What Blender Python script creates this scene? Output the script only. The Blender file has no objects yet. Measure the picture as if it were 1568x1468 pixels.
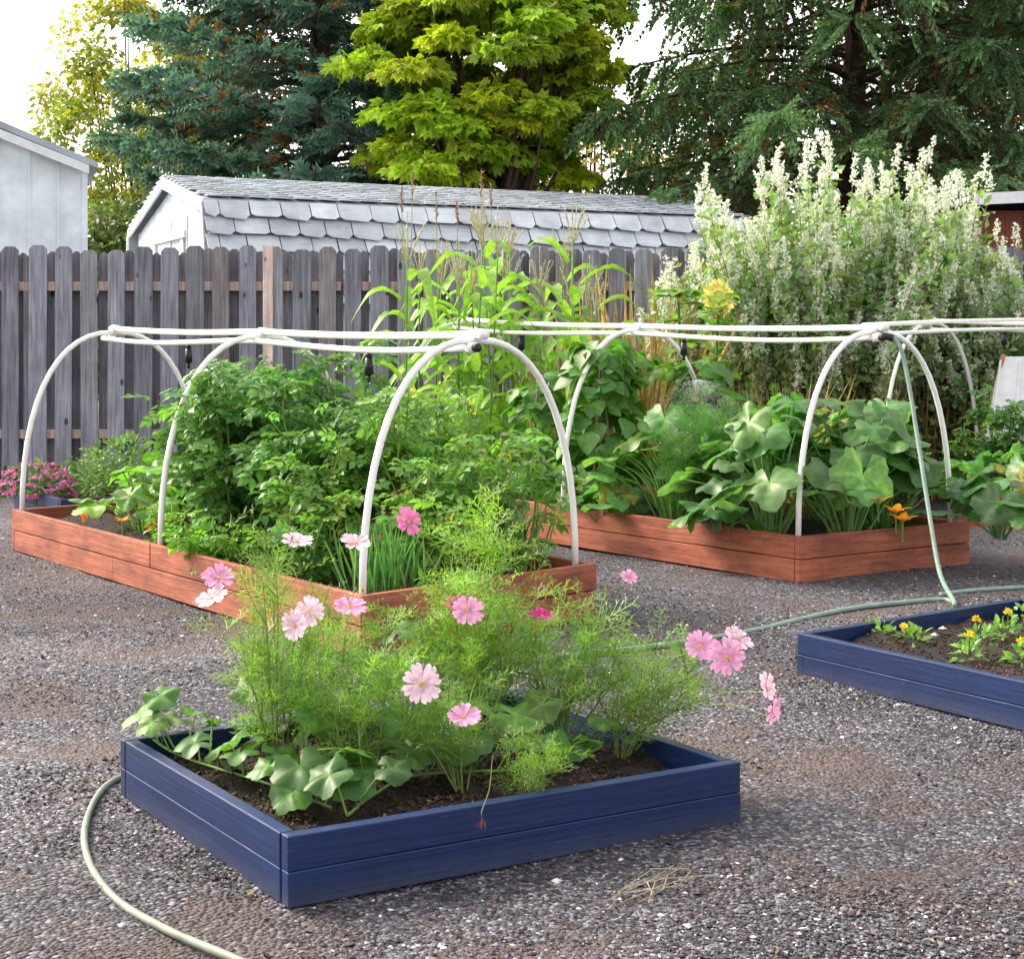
import bpy, math, numpy as np
from mathutils import Vector
rng = np.random.default_rng(7)
scene = bpy.context.scene
scene.view_settings.view_transform = 'Standard'
scene.view_settings.look = 'None'
scene.view_settings.exposure = 0

EYE = 1.4
F = 2536.0
def S(u, v, Y):            # survey measurement -> metres
    return np.array([(u-784)/F*Y, Y, EYE-(v-530)/F*Y])
def Gp(u, v, z=0.0):
    Y = (EYE-z)*F/(v-530)
    return np.array([(u-784)/F*Y, Y, z])

# ------------------------------------------------------------------ materials
def newmat(name):
    m = bpy.data.materials.new(name); m.use_nodes = True
    nt = m.node_tree; nt.nodes.clear()
    out = nt.nodes.new('ShaderNodeOutputMaterial')
    p = nt.nodes.new('ShaderNodeBsdfPrincipled')
    nt.links.new(p.outputs[0], out.inputs[0])
    return m, nt, p, out
def N(nt, t, **kw):
    n = nt.nodes.new(t)
    for k, v in kw.items(): setattr(n, k, v)
    return n
def ramp(nt, fac, stops):
    r = N(nt, 'ShaderNodeValToRGB')
    el = r.color_ramp.elements
    while len(el) < len(stops): el.new(0.5)
    for e, (p, c) in zip(el, stops):
        e.position = p; e.color = (*c, 1)
    nt.links.new(fac, r.inputs[0]); return r.outputs[0]
def pos_map(nt, scale):
    g = N(nt, 'ShaderNodeNewGeometry'); m = N(nt, 'ShaderNodeMapping')
    m.inputs['Scale'].default_value = scale
    nt.links.new(g.outputs['Position'], m.inputs[0]); return m.outputs[0]
def noise(nt, vec, scale, detail=4, rough=.6):
    n = N(nt, 'ShaderNodeTexNoise'); n.inputs['Scale'].default_value = scale
    n.inputs['Detail'].default_value = detail; n.inputs['Roughness'].default_value = rough
    nt.links.new(vec, n.inputs['Vector']); return n.outputs[0]
def mult(nt, a, b, fac=1.0, mode='MULTIPLY'):
    m = N(nt, 'ShaderNodeMix', data_type='RGBA', blend_type=mode)
    if isinstance(fac, (int, float)): m.inputs[0].default_value = fac
    else: nt.links.new(fac, m.inputs[0])
    for i, s in ((6, a), (7, b)):
        if isinstance(s, tuple): m.inputs[i].default_value = (*s, 1)
        else: nt.links.new(s, m.inputs[i])
    return m.outputs[2]
def bump(nt, p, h, dist, strength=1.0):
    b = N(nt, 'ShaderNodeBump'); b.inputs['Distance'].default_value = dist
    b.inputs['Strength'].default_value = strength
    nt.links.new(h, b.inputs['Height']); nt.links.new(b.outputs[0], p.inputs['Normal'])
def colattr(nt):
    a = N(nt, 'ShaderNodeVertexColor'); a.layer_name = 'Col'; return a.outputs[0]

def foliage_mat(name, tr=.35, rough=.5, spec=.35, nscale=25, tcol=(1.35, 1.5, .7)):
    m, nt, p, out = newmat(name)
    c = colattr(nt)
    n = noise(nt, pos_map(nt, (1, 1, 1)), nscale, 1)
    c2 = mult(nt, c, ramp(nt, n, [(.3, (.75, .78, .7)), (.7, (1.2, 1.2, 1.15))]))
    nt.links.new(c2, p.inputs['Base Color'])
    p.inputs['Roughness'].default_value = rough
    p.inputs['Specular IOR Level'].default_value = spec
    t = N(nt, 'ShaderNodeBsdfTranslucent')
    tc = mult(nt, c2, tcol); nt.links.new(tc, t.inputs[0])
    mx = N(nt, 'ShaderNodeMixShader'); mx.inputs[0].default_value = tr
    nt.links.new(p.outputs[0], mx.inputs[1]); nt.links.new(t.outputs[0], mx.inputs[2])
    nt.links.new(mx.outputs[0], out.inputs[0]); return m
def col_mat(name, rough=.7, spec=.3, nscale=30):
    m, nt, p, out = newmat(name)
    c = colattr(nt); n = noise(nt, pos_map(nt, (1, 1, 1)), nscale, 4)
    nt.links.new(mult(nt, c, ramp(nt, n, [(.3, (.7, .7, .7)), (.7, (1.25, 1.25, 1.25))])), p.inputs['Base Color'])
    p.inputs['Roughness'].default_value = rough; p.inputs['Specular IOR Level'].default_value = spec
    return m
M_leaf = foliage_mat('leaf', .4, .40, .45)
M_conif = foliage_mat('needles', .25, .6, .3, 3)
M_petal = foliage_mat('petal', .3, .6, .2, 60, (1, 1, 1))
M_stem = col_mat('stem')
M_stone = col_mat('stone_chips', .75, .3, 60)

def board_mat(name, c0, c1, grain, rough, spec=.4, horizontal=True, useattr=False):
    m, nt, p, out = newmat(name)
    sc = (2.5, 2.5, 70) if horizontal else (45, 45, 2.0)
    v = pos_map(nt, sc)
    g = noise(nt, v, 1.0, 5, .65)
    big = noise(nt, pos_map(nt, (1, 1, 1)), 3.0, 4)
    c = ramp(nt, g, [(.28, c0), (.72, c1)])
    c = mult(nt, c, ramp(nt, big, [(.3, (.8, .8, .8)), (.7, (1.15, 1.15, 1.15))]))
    if useattr: c = mult(nt, c, colattr(nt))
    nt.links.new(c, p.inputs['Base Color'])
    p.inputs['Roughness'].default_value = rough
    p.inputs['Specular IOR Level'].default_value = spec
    bump(nt, p, g, grain); return m
M_blue = board_mat('blue_painted_board', (.0035, .015, .062), (.0065, .026, .105), .0015, .38, .4)
nt = M_blue.node_tree; p = [n for n in nt.nodes if n.type == 'BSDF_PRINCIPLED'][0]
src = p.inputs['Base Color'].links[0].from_socket
sn = noise(nt, pos_map(nt, (6, 6, 22)), 3.0, 6, .75)
f = ramp(nt, sn, [(.63, (0, 0, 0)), (.72, (.8, .8, .8))])
c_ = mult(nt, src, (.09, .11, .16), f, 'MIX')
sx = N(nt, 'ShaderNodeSeparateXYZ'); g_ = N(nt, 'ShaderNodeNewGeometry'); nt.links.new(g_.outputs['Position'], sx.inputs[0])
mr = N(nt, 'ShaderNodeMapRange'); mr.inputs[1].default_value = .0; mr.inputs[2].default_value = .07; mr.inputs[3].default_value = .6; mr.inputs[4].default_value = 0; nt.links.new(sx.outputs[2], mr.inputs[0])
dn = noise(nt, pos_map(nt, (1, 1, 1)), 40, 4, .7); mm = N(nt, 'ShaderNodeMath', operation='MULTIPLY'); nt.links.new(mr.outputs[0], mm.inputs[0]); nt.links.new(dn, mm.inputs[1])
nt.links.new(mult(nt, c_, (.10, .095, .10), mm.outputs[0], 'MIX'), p.inputs['Base Color'])
M_red = board_mat('red_stained_board', (.21, .055, .027), (.46, .14, .072), .003, .6)
nt = M_red.node_tree; p = [n for n in nt.nodes if n.type == 'BSDF_PRINCIPLED'][0]
src = p.inputs['Base Color'].links[0].from_socket
sn = noise(nt, pos_map(nt, (60, 60, 130)), 1.0, 2, .6)
f = ramp(nt, sn, [(.3, (1, 1, 1)), (.38, (0, 0, 0))])
c_ = mult(nt, src, (.12, .04, .025), f, 'MIX')
sn = noise(nt, pos_map(nt, (2.2, 2.2, 6)), 1.0, 5, .7)
nt.links.new(mult(nt, c_, ramp(nt, sn, [(.35, (.58, .5, .5)), (.52, (.98, .98, .98)), (.75, (1.25, 1.3, 1.35))])), p.inputs['Base Color'])
M_fence = board_mat('weathered_fence_wood', (.11, .115, .14), (.36, .37, .42), .004, .85, .2, False, True)
nt = M_fence.node_tree; p = [n for n in nt.nodes if n.type == 'BSDF_PRINCIPLED'][0]
src = p.inputs['Base Color'].links[0].from_socket
kn = N(nt, 'ShaderNodeTexVoronoi'); kn.inputs['Scale'].default_value = 1.0; nt.links.new(pos_map(nt, (5, 5, 2.6)), kn.inputs['Vector'])
nt.links.new(mult(nt, src, ramp(nt, kn.outputs['Distance'], [(.07, (.25, .22, .22)), (.12, (1, 1, 1))])), p.inputs['Base Color'])
M_siding = board_mat('pale_siding', (.70, .78, .83), (.78, .85, .89), .001, .6, .3, False)
M_shing = board_mat('grey_shingle', (.52, .57, .62), (.70, .75, .79), .003, .75, .35, True, True)
M_brown = board_mat('red_brown_boards', (.14, .045, .028), (.26, .09, .055), .002, .7, .3, False)

def plain(name, c, rough=.5, spec=.4, v=.1, ns=12):
    m, nt, p, out = newmat(name)
    n = noise(nt, pos_map(nt, (1, 1, 1)), ns, 4)
    nt.links.new(ramp(nt, n, [(.3, tuple(x*(1-v) for x in c)), (.7, tuple(min(1, x*(1+v)) for x in c))]), p.inputs['Base Color'])
    p.inputs['Roughness'].default_value = rough; p.inputs['Specular IOR Level'].default_value = spec
    return m
M_pvc = plain('white_pvc', (.86, .855, .83), .35, .5, .05)
M_black = plain('black_plastic', (.015, .015, .018), .4)
M_hose = plain('green_hose', (.20, .30, .24), .45, .4, .2)
M_hose2 = plain('tan_green_hose', (.20, .24, .18), .5, .4, .3)
M_white = plain('white_trim', (.75, .77, .79), .5)
M_bark = plain('bark', (.06, .038, .026), .9, .2, .5, 8)

M_soil, nt, p, out = newmat('dark_mulch_soil')
v = pos_map(nt, (1, 1, 1)); n1 = noise(nt, v, 45, 6, .75)
nt.links.new(ramp(nt, n1, [(.3, (.010, .006, .005)), (.55, (.030, .016, .012)), (.75, (.07, .04, .03))]), p.inputs['Base Color'])
p.inputs['Roughness'].default_value = .9; bump(nt, p, n1, .03)

M_gravel, nt, p, out = newmat('gravel_ground')
v = pos_map(nt, (1, 1, 1))
vo = N(nt, 'ShaderNodeTexVoronoi'); vo.inputs['Scale'].default_value = 78; nt.links.new(v, vo.inputs['Vector'])
sep = N(nt, 'ShaderNodeSeparateColor'); nt.links.new(vo.outputs['Color'], sep.inputs[0])
stone = ramp(nt, sep.outputs[0], [(0, (.030, .030, .038)), (.5, (.088, .088, .106)), (.85, (.205, .205, .235)), (1, (.44, .44, .47))])
n2 = noise(nt, v, 110, 5, .7)
dirt = ramp(nt, n2, [(.3, (.028, .020, .019)), (.7, (.125, .095, .085))])
n3 = noise(nt, v, 1.0, 6, .72)
patch = ramp(nt, n3, [(.46, (0, 0, 0)), (.57, (.92, .92, .92))])
c = mult(nt, stone, dirt, patch, 'MIX')
n4 = noise(nt, v, .5, 6, .68)
c = mult(nt, c, ramp(nt, n4, [(.38, (.42, .41, .43)), (.5, (.9, .89, .91)), (.62, (1.55, 1.52, 1.55))]))
nt.links.new(c, p.inputs['Base Color']); p.inputs['Roughness'].default_value = .8
p.inputs['Specular IOR Level'].default_value = .35
bump(nt, p, vo.outputs['Distance'], -.014)

# ------------------------------------------------------------------ mesh builder
def norm(a):
    a = np.asarray(a, float); return a/np.maximum(np.linalg.norm(a, axis=-1, keepdims=True), 1e-9)
class B:
    def __init__(s): s.V=[]; s.L=[]; s.T=[]; s.M=[]; s.C=[]; s.n=0
    def raw(s, V, loops, totals, col, mat=0):
        V = np.asarray(V, float).reshape(-1, 3)
        s.V.append(V); s.L.append(np.asarray(loops, np.int64)+s.n); s.T.append(np.asarray(totals, np.int64))
        s.M.append(np.full(len(totals), mat)); col = np.asarray(col, float)
        if col.ndim == 1: col = np.tile(col, (len(V), 1))
        s.C.append(col); s.n += len(V)
    def inst(s, tpl, pos, d, n, sc, col, mat=0):
        TV, TL, TT, TS = tpl
        pos = np.atleast_2d(pos); K = len(pos)
        d = np.broadcast_to(np.asarray(d, float), (K, 3)); n = np.broadcast_to(np.asarray(n, float), (K, 3))
        y = norm(d); x = np.cross(y, n); bad = np.linalg.norm(x, axis=1) < 1e-4
        if bad.any(): x[bad] = np.cross(y[bad], [[.3, .9, .1]])
        x = norm(x); z = np.cross(x, y); R = np.stack([x, y, z], -1)
        sc = np.asarray(sc, float)
        if sc.ndim == 0: sc = np.full(K, float(sc))
        if sc.ndim == 1: sc = np.repeat(sc[:, None], 3, 1)
        tv = TV[None]*sc[:, None, :]
        W = pos[:, None, :]+np.einsum('nij,nkj->nki', R, tv)
        nv = len(TV)
        loops = (TL[None]+(np.arange(K)*nv)[:, None]).ravel()
        col = np.broadcast_to(np.asarray(col, float), (K, 3))
        C = (col[:, None, :]*TS[None, :, None]).reshape(-1, 3)
        s.raw(W.reshape(-1, 3), loops, np.tile(TT, K), C, mat)
    def tube(s, P, r, sides=6, col=(1, 1, 1), mat=0, cap=True):
        P = np.asarray(P, float); n = len(P); r = np.asarray(r, float)
        if r.ndim and len(r) != n: r = np.interp(np.linspace(0, 1, n), np.linspace(0, 1, len(r)), r)
        r = np.broadcast_to(r, (n,))
        T = norm(np.gradient(P, axis=0)); up = np.array([0, 0, 1.]) if abs(T[0, 2]) < .9 else np.array([1., 0, 0])
        X = []; x = norm(np.cross(T[0], up))
        for t in T:
            x = norm(x-t*np.dot(x, t)); X.append(x)
        X = np.array(X); Y = np.cross(T, X)
        a = np.arange(sides)*2*math.pi/sides
        V = P[:, None]+r[:, None, None]*(np.cos(a)[None, :, None]*X[:, None]+np.sin(a)[None, :, None]*Y[:, None])
        i = np.arange(n-1)[:, None]*sides; j = np.arange(sides)[None]; j2 = (j+1) % sides
        q = np.stack([i+j, i+j2, i+sides+j2, i+sides+j], -1).reshape(-1)
        tot = [4]*((n-1)*sides); L = list(q)
        if cap:
            L += list(range(sides))[::-1]+[(n-1)*sides+k for k in range(sides)]; tot += [sides, sides]
        s.raw(V, L, tot, col, mat)
    def box(s, o, ax, ay, az, col=(1, 1, 1), mat=0):
        o, ax, ay, az = [np.asarray(q, float) for q in (o, ax, ay, az)]
        V = [o+i*ax+j*ay+k*az for k in (0, 1) for j in (0, 1) for i in (0, 1)]
        fs = [[0, 2, 3, 1], [4, 5, 7, 6], [0, 1, 5, 4], [2, 6, 7, 3], [0, 4, 6, 2], [1, 3, 7, 5]]
        s.raw(V, sum(fs, []), [4]*6, col, mat)
    def prism(s, V, ext, col=(1, 1, 1), mat=0):
        V = np.asarray(V, float); n = len(V); W = np.vstack([V, V+np.asarray(ext, float)])
        L = list(range(n))[::-1]+list(range(n, 2*n)); T = [n, n]
        for i in range(n):
            j = (i+1) % n; L += [i, j, n+j, n+i]; T.append(4)
        s.raw(W, L, T, col, mat)
    def done(s, name, mats, smooth=False, bevel=0, parent=None):
        me = bpy.data.meshes.new(name)
        V = np.vstack(s.V); L = np.concatenate(s.L); T = np.concatenate(s.T); M = np.concatenate(s.M); C = np.vstack(s.C)
        me.vertices.add(len(V)); me.vertices.foreach_set('co', V.astype(np.float32).ravel())
        me.loops.add(len(L)); me.loops.foreach_set('vertex_index', L.astype(np.int32))
        me.polygons.add(len(T)); st = np.concatenate([[0], np.cumsum(T)[:-1]])
        me.polygons.foreach_set('loop_start', st.astype(np.int32))
        me.polygons.foreach_set('material_index', M.astype(np.int32))
        me.polygons.foreach_set('use_smooth', np.full(len(T), smooth))
        me.update(calc_edges=True)
        ca = me.color_attributes.new('Col', 'FLOAT_COLOR', 'POINT')
        ca.data.foreach_set('color', np.hstack([C, np.ones((len(C), 1))]).astype(np.float32).ravel())
        for m in mats: me.materials.append(m)
        ob = bpy.data.objects.new(name, me); scene.collection.objects.link(ob)
        if bevel:
            bm = ob.modifiers.new('bevel', 'BEVEL'); bm.width = bevel; bm.segments = 2; bm.limit_method = 'ANGLE'
        if parent: ob.parent = parent
        return ob
def tpl(V, faces, shade=None):
    V = np.array(V, float); L = np.array(sum([list(f) for f in faces], [])); T = np.array([len(f) for f in faces])
    return (V, L, T, np.ones(len(V)) if shade is None else np.array(shade, float))
def merge(ts):
    V=[]; L=[]; T=[]; Sh=[]; n=0
    for t in ts:
        V.append(t[0]); L.append(t[1]+n); T.append(t[2]); Sh.append(t[3]); n += len(t[0])
    return (np.vstack(V), np.concatenate(L), np.concatenate(T), np.concatenate(Sh))

# ---- templates
def ovate(seg=4, w=.3, fold=.25, droop=.25, wob=0):
    V=[]; F_=[]; Sh=[]
    for i in range(seg+1):
        t = i/seg; hw = w*math.sin(math.pi*min(1, t**.75))*(1+wob*(-1)**i)
        zc = -droop*t*t
        V += [(-hw, t, zc+fold*hw), (0, t, zc), (hw, t, zc+fold*hw)]; Sh += [.9, 1.15, .9]
    for i in range(seg):
        a = i*3; F_ += [(a, a+1, a+4, a+3), (a+1, a+2, a+5, a+4)]
    return tpl(V, F_, Sh)
T_ov = ovate(3); T_nar = ovate(3, .12, .3, .3); T_blade = ovate(3, .05, .3, .15)
T_dia = tpl([(0, 0, 0), (.32, .45, .08), (0, 1, -.1), (-.32, .45, .08)], [(0, 1, 2), (0, 2, 3)])
def xf(t, ang, pos, sc, tilt=0):
    V = t[0]*sc; c, s_ = math.cos(ang), math.sin(ang)
    W = np.stack([V[:, 0]*c+V[:, 1]*s_, -V[:, 0]*s_+V[:, 1]*c, V[:, 2]+tilt*np.abs(V[:, 1])], 1)+np.array(pos)
    return (W, t[1], t[2], t[3])
T_mapl = merge([xf(T_dia, a, (0, 0, 0), s) for a, s in ((0, 1), (.75, .85), (-.75, .85), (1.6, .55), (-1.6, .55))])
def tomleaf(seed):
    r_ = np.random.default_rng(seed); ls=[]
    for y, s in ((.22, .24), (.42, .34), (.65, .36)):
        for sg in (1, -1):
            ls.append(xf(ovate(3, r_.uniform(.3, .4), .3, r_.uniform(.2, .7), .25), sg*r_.uniform(.8, 1.2), (0, y+r_.uniform(-.03, .03), -.4*y*y), s*r_.uniform(.85, 1.15), r_.uniform(-.2, .2)))
    ls.append(xf(ovate(3, .38, .3, .45, .25), r_.uniform(-.2, .2), (0, .68, -.24), .38))
    for y in (.33, .54): ls.append(xf(T_dia, r_.choice([-1, 1])*1.3, (0, y, -.4*y*y), .14))
    ls.append(tpl([(-.008, 0, 0), (.008, 0, 0), (.006, .7, -.2), (-.006, .7, -.2)], [(0, 1, 2, 3)]))
    return merge(ls)
T_toms = [tomleaf(i) for i in range(4)]
def squash_leaf(seed):
    r_ = np.random.default_rng(seed); n = 30; V=[(0, 0, 0)]; Sh=[1.5]; F_=[]
    ph = r_.uniform(0, 6, 3); dp = r_.uniform(.07, .13)
    for ring, rr in ((0, .33), (1, .68), (2, 1.0)):
        for i in range(n):
            th = math.radians(-165+330*i/(n-1))
            lobe = .86+dp*math.cos(th*5)+.04*math.cos(th)+(.035*(-1)**i if ring == 2 else 0)+.03*math.sin(th*2+ph[2])
            if abs(th) > 2.4: lobe *= .95
            r = rr*lobe if ring else .33*(.9+.05*math.cos(th*5))
            z = .12*rr*(1.5-rr)*1.6-.2*rr**2*abs(math.sin(th*2.5+ph[0]))+.09*rr*math.sin(th*3+ph[1])-.14*rr*rr*max(0, math.cos(th))
            V.append((r*math.sin(th), r*math.cos(th), z))
            Sh.append(1.35 if abs(math.cos(th*2.5)) > .95 and ring < 2 else .93)
    for i in range(n-1):
        F_.append((0, 1+i, 2+i))
        for k in (0, 1):
            a = 1+k*n+i; b = 1+(k+1)*n+i; F_.append((a, b, b+1, a+1))
    return tpl(V, F_, Sh)
T_sq = [squash_leaf(i) for i in range(6)]
def threads(lst):
    V=[]; F_=[]
    for p, q, w in lst:
        p = np.array(p, float); q = np.array(q, float); d = norm(q-p); s_ = np.cross(d, [0, 0, 1])*w/2; k = len(V)
        V += [p-s_, p+s_, q+s_*.5, q-s_*.5]; F_.append((k, k+1, k+2, k+3))
    return tpl(V, F_)
def feather(seed, npair=6, w=.02):
    r_ = np.random.default_rng(seed); lst = [((0, 0, 0), (0, 1, -.1), w*1.3)]
    for y in np.linspace(.18, .9, npair):
        for sg in (-1, 1):
            a = r_.uniform(.5, .95); Ln = .46*(1-.5*y)*r_.uniform(.75, 1.15)
            b = np.array([0, y, -.1*y*y]); e = b+np.array([sg*math.sin(a)*Ln, math.cos(a)*Ln, r_.uniform(-.12, .16)])
            lst.append((b, e, w))
            for tt in (.4, .7):
                m_ = b+(e-b)*tt; a2 = a+r_.uniform(.4, .7)*r_.choice([-1, 1]); l2 = Ln*.45
                lst.append((m_, m_+np.array([sg*math.sin(a2)*l2, math.cos(a2)*l2, r_.uniform(-.05, .08)]), w*.85))
    return threads(lst)
T_fea = feather(3); T_fea2 = feather(4, 5, .024)
def brush(k, seed, spread=.5, w=.045, ln=.2):
    r_ = np.random.default_rng(seed); V=[]; F_=[]; Sh=[]
    for y in np.linspace(0, .92, k):
        for j in range(3):
            a = j*2.1+r_.uniform(0, 2.1); l2 = ln*(1-.3*y)*r_.uniform(.8, 1.2)
            base = np.array([0, y, 0]); rad = np.array([math.cos(a), 0, math.sin(a)*.6])
            tip = base+rad*l2*spread*1.6+np.array([0, l2*.9, 0])
            s_ = norm(np.cross(tip-base, rad+np.array([.1, .2, .3])))*w
            kk = len(V); V += [base-s_, base+s_, tip]; F_.append((kk, kk+1, kk+2)); Sh += [.75, .75, 1.35]
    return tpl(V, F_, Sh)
T_br = [brush(5, i, .65, .085, .30) for i in range(3)]; T_brd = [brush(5, 9+i, .42, .075, .28) for i in range(3)]
V=[]; F_=[]; Sh=[]; r_ = np.random.default_rng(8)
for k in range(8):
    a = k*math.pi/4+r_.normal(0, .05); rot = np.array([[math.cos(a), -math.sin(a), 0], [math.sin(a), math.cos(a), 0], [0, 0, 1]])
    pv = np.array([(-.06, .10, 0), (.06, .10, 0), (-.225, .55, .10), (0, .58, .03), (.225, .55, .10), (-.27, .82, .13), (0, .86, .06), (.27, .82, .13), (-.18, .97, .10), (-.06, .92, .07), (.07, 1.0, .06), (.19, .94, .1)])
    pv = pv*r_.uniform(.9, 1.06); pv[:, 2] += (k % 2)*.02+pv[:, 1]*r_.uniform(-.08, .22); b = len(V); V += [tuple(q) for q in pv@rot.T]; Sh += [.7, .7, .95, .86, .95, 1.05, .97, 1.05, 1.1, 1.08, 1.1, 1.08]
    F_ += [(b, b+3, b+2), (b, b+1, b+3), (b+1, b+4, b+3), (b+2, b+3, b+6, b+5), (b+3, b+4, b+7, b+6), (b+5, b+6, b+9, b+8), (b+6, b+7, b+11, b+10)]
T_flow = tpl(V, F_, Sh)
V=[(0, 0, .09)]; F_=[]
for i in range(8): V.append((.13*math.cos(i*math.pi/4), .13*math.sin(i*math.pi/4), .03))
for i in range(8): F_.append((0, 1+i, 1+(i+1) % 8))
T_cen = tpl(V, F_)
def stone_t(seed):
    r_ = np.random.default_rng(seed)
    V = np.array([(1, 0, 0), (-1, 0, 0), (0, 1, 0), (0, -1, 0), (0, 0, .6), (0, 0, -.6)], float)*r_.uniform(.7, 1.2, (6, 1))+r_.uniform(-.2, .2, (6, 3))
    return tpl(V, [(0, 2, 4), (2, 1, 4), (1, 3, 4), (3, 0, 4), (2, 0, 5), (1, 2, 5), (3, 1, 5), (0, 3, 5)])
T_st = [stone_t(i) for i in range(5)]

def rc(r, base, n, v=.25, hue=.12):
    base = np.array(base); c = base[None]*(1+r.uniform(-v, v, (n, 1)))*(1+r.uniform(-hue, hue, (n, 3))); return np.clip(c, 0, 1)
def rdir(r, n): return norm(r.normal(size=(n, 3)))

# ------------------------------------------------------------------ ground
b = B(); t = np.linspace(-1, 1, 161); g = np.sinh(t*5)/np.sinh(5)*400
X, Y_ = np.meshgrid(g, g+6, indexing='ij'); R_ = np.hypot(X, Y_-6)
Z = .008*(np.sin(X*3.1+Y_*1.3)+np.sin(Y_*4.3-X*2.2)+np.sin(X*1.1-Y_*.7))*np.exp(-R_/20)-.004
n_ = len(g); idx = np.arange(n_*n_).reshape(n_, n_)
q = np.stack([idx[:-1, :-1], idx[1:, :-1], idx[1:, 1:], idx[:-1, 1:]], -1).reshape(-1)
b.raw(np.stack([X, Y_, Z], -1), q, [4]*((n_-1)**2), (1, 1, 1)); b.done('gravel_ground', [M_gravel], True)
def gz(x, y): return .008*(np.sin(x*3.1+y*1.3)+np.sin(y*4.3-x*2.2)+np.sin(x*1.1-y*.7))*np.exp(-np.hypot(x, y-6)/20)-.004

b = B(); K = 110000
yy = 3.2+9.5*rng.random(K)**1.8; xx = (rng.random(K)*2-1)*(yy*.33+.4)
pn = np.sin(xx*2.3+yy*1.1)+np.sin(yy*2.9-xx*1.7+1)+np.sin(xx*5.1+yy*4.7)*.6+.5*np.sin(xx*9-yy*6)
keep = (pn+rng.normal(0, .6, K)) < .35; xx = xx[keep]; yy = yy[keep]; pn = pn[keep]; K = len(xx)
sz = rng.uniform(.0028, .0075, K)*(1+rng.random(K)**6*.9)
br = rng.random(K); gc = ((.03+.19*br**2+.36*(br > .965))*(1.08-.2*pn))[:, None]*np.array([[.99, .98, 1.10]])*(1+rng.uniform(-.06, .06, (K, 3)))
tan = rng.random(K) < .12; gc[tan] *= np.array([1.15, .85, .72])
gc = np.clip(gc, .02, .7)
for i in range(5):
    m = np.arange(K) % 5 == i; k = m.sum()
    b.inst(T_st[i], np.stack([xx[m], yy[m], gz(xx[m], yy[m])+sz[m]*.3], 1), rdir(rng, k)*[1, 1, .3], [0, 0, 1], sz[m], gc[m])
b.done('gravel_stones', [M_stone])
b = B(); K = 6000; yy = 3.3+6*rng.random(K)**1.5; xx = (rng.random(K)*2-1)*(yy*.33+.3)
b.inst(T_blade, np.stack([xx, yy, gz(xx, yy)+.007], 1), rdir(rng, K)*[1, 1, .1], [0, 0, 1], rng.uniform(.012, .035, K)[:, None]*[[2.5, 1, 1]], rc(rng, (.085, .055, .042), K, .6))
K = 160; yy = 3.4+5*rng.random(K); xx = (rng.random(K)*2-1)*(yy*.33)
b.inst(T_ov, np.stack([xx, yy, gz(xx, yy)+.01], 1), rdir(rng, K)*[1, 1, .2], rdir(rng, K)*.4+[0, 0, 1], rng.uniform(.010, .024, K), rc(rng, (.24, .19, .11), K, .4))
for k in range(9):
    p0 = Gp(945+rng.uniform(-20, 60), 1382+rng.uniform(-18, 8)); p1 = Gp(1090+rng.uniform(-90, 10), 1328+rng.uniform(-8, 20)); mid = (p0+p1)/2+[rng.normal(0, .03), rng.normal(0, .04), .02]
    b.tube(np.array([p0+[0, 0, .01], mid, p1+[0, 0, .012]]), .0014, 4, (.42, .34, .22))
b.done('ground_litter', [M_stem])

# ------------------------------------------------------------------ raised beds
def bed(name, Nn, R, L, h, mat, soilz, chips=1500, seed=1, gap=.001, splits=0):
    Nn, R, L = [np.array([*q, 0.]) for q in (Nn, R, L)]
    e1 = R-Nn; e2 = L-Nn; l1 = np.linalg.norm(e1); l2 = np.linalg.norm(e2); u1 = e1/l1; u2 = e2/l2; th = .04
    r = np.random.default_rng(seed); b = B(); up = np.array([0, 0, 1.]); hh = h/2
    for k in range(2):
        z0 = k*hh+.0005; H_ = hh-gap
        j = lambda: np.array([*r.uniform(-.003, .003, 2), 0])
        def brd(o, ax, ay):
            dz = r.uniform(-.0015, .0015); b.box(o+up*(z0+max(dz, 0))+j(), ax, ay, up*(H_-abs(dz)))
        brd(Nn, u1*l1, u2*th); brd(Nn+e2-u2*th, u1*l1, u2*th)
        s0 = th+.003; s1 = l2-th-.003
        for base, off in ((Nn, 0), (R-u1*th, 0)):
            if splits:       # long sides are two boards butted end to end
                sm = s0+(s1-s0)*(.5 if k else .62)
                brd(base+u2*s0, u2*(sm-s0-.003), u1*th); brd(base+u2*sm, u2*(s1-sm), u1*th)
            else: brd(base+u2*s0, u2*(s1-s0), u1*th)
    root = bpy.data.objects.new(name, None); scene.collection.objects.link(root)
    b.done('boards', [mat], False, .003, root)
    s_ = B(); n = 26; a = np.linspace(.02, .98, n); A, C = np.meshgrid(a, a, indexing='ij')
    P = Nn+A[..., None]*e1+C[..., None]*e2
    P[..., 2] = soilz+.012*np.sin(A*17+C*9)+.010*np.sin(C*23-A*6)+.008*r.normal(size=A.shape)
    idx = np.arange(n*n).reshape(n, n); q = np.stack([idx[:-1, :-1], idx[1:, :-1], idx[1:, 1:], idx[:-1, 1:]], -1).reshape(-1)
    s_.raw(P, q, [4]*((n-1)**2), (1, 1, 1))
    A = r.uniform(.04, .96, chips); C = r.uniform(.04, .96, chips); P = Nn+A[:, None]*e1+C[:, None]*e2
    P[:, 2] = soilz+.012*np.sin(A*17+C*9)+.010*np.sin(C*23-A*6)+.01
    s_.inst(T_st[0], P, rdir(r, chips), rdir(r, chips), r.uniform(.005, .014, chips)[:, None]*[[.6, 1.5, .35]], rc(r, (.05, .026, .018), chips, .7, .15)*(1+2*(r.random((chips, 1)) > .94)), 1)
    s_.done('soil', [M_soil, M_stem], True, 0, root)
    return lambda a, c, z=soilz: np.array([*(Nn+e2*a+e1*c)[:2], z])
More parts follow.
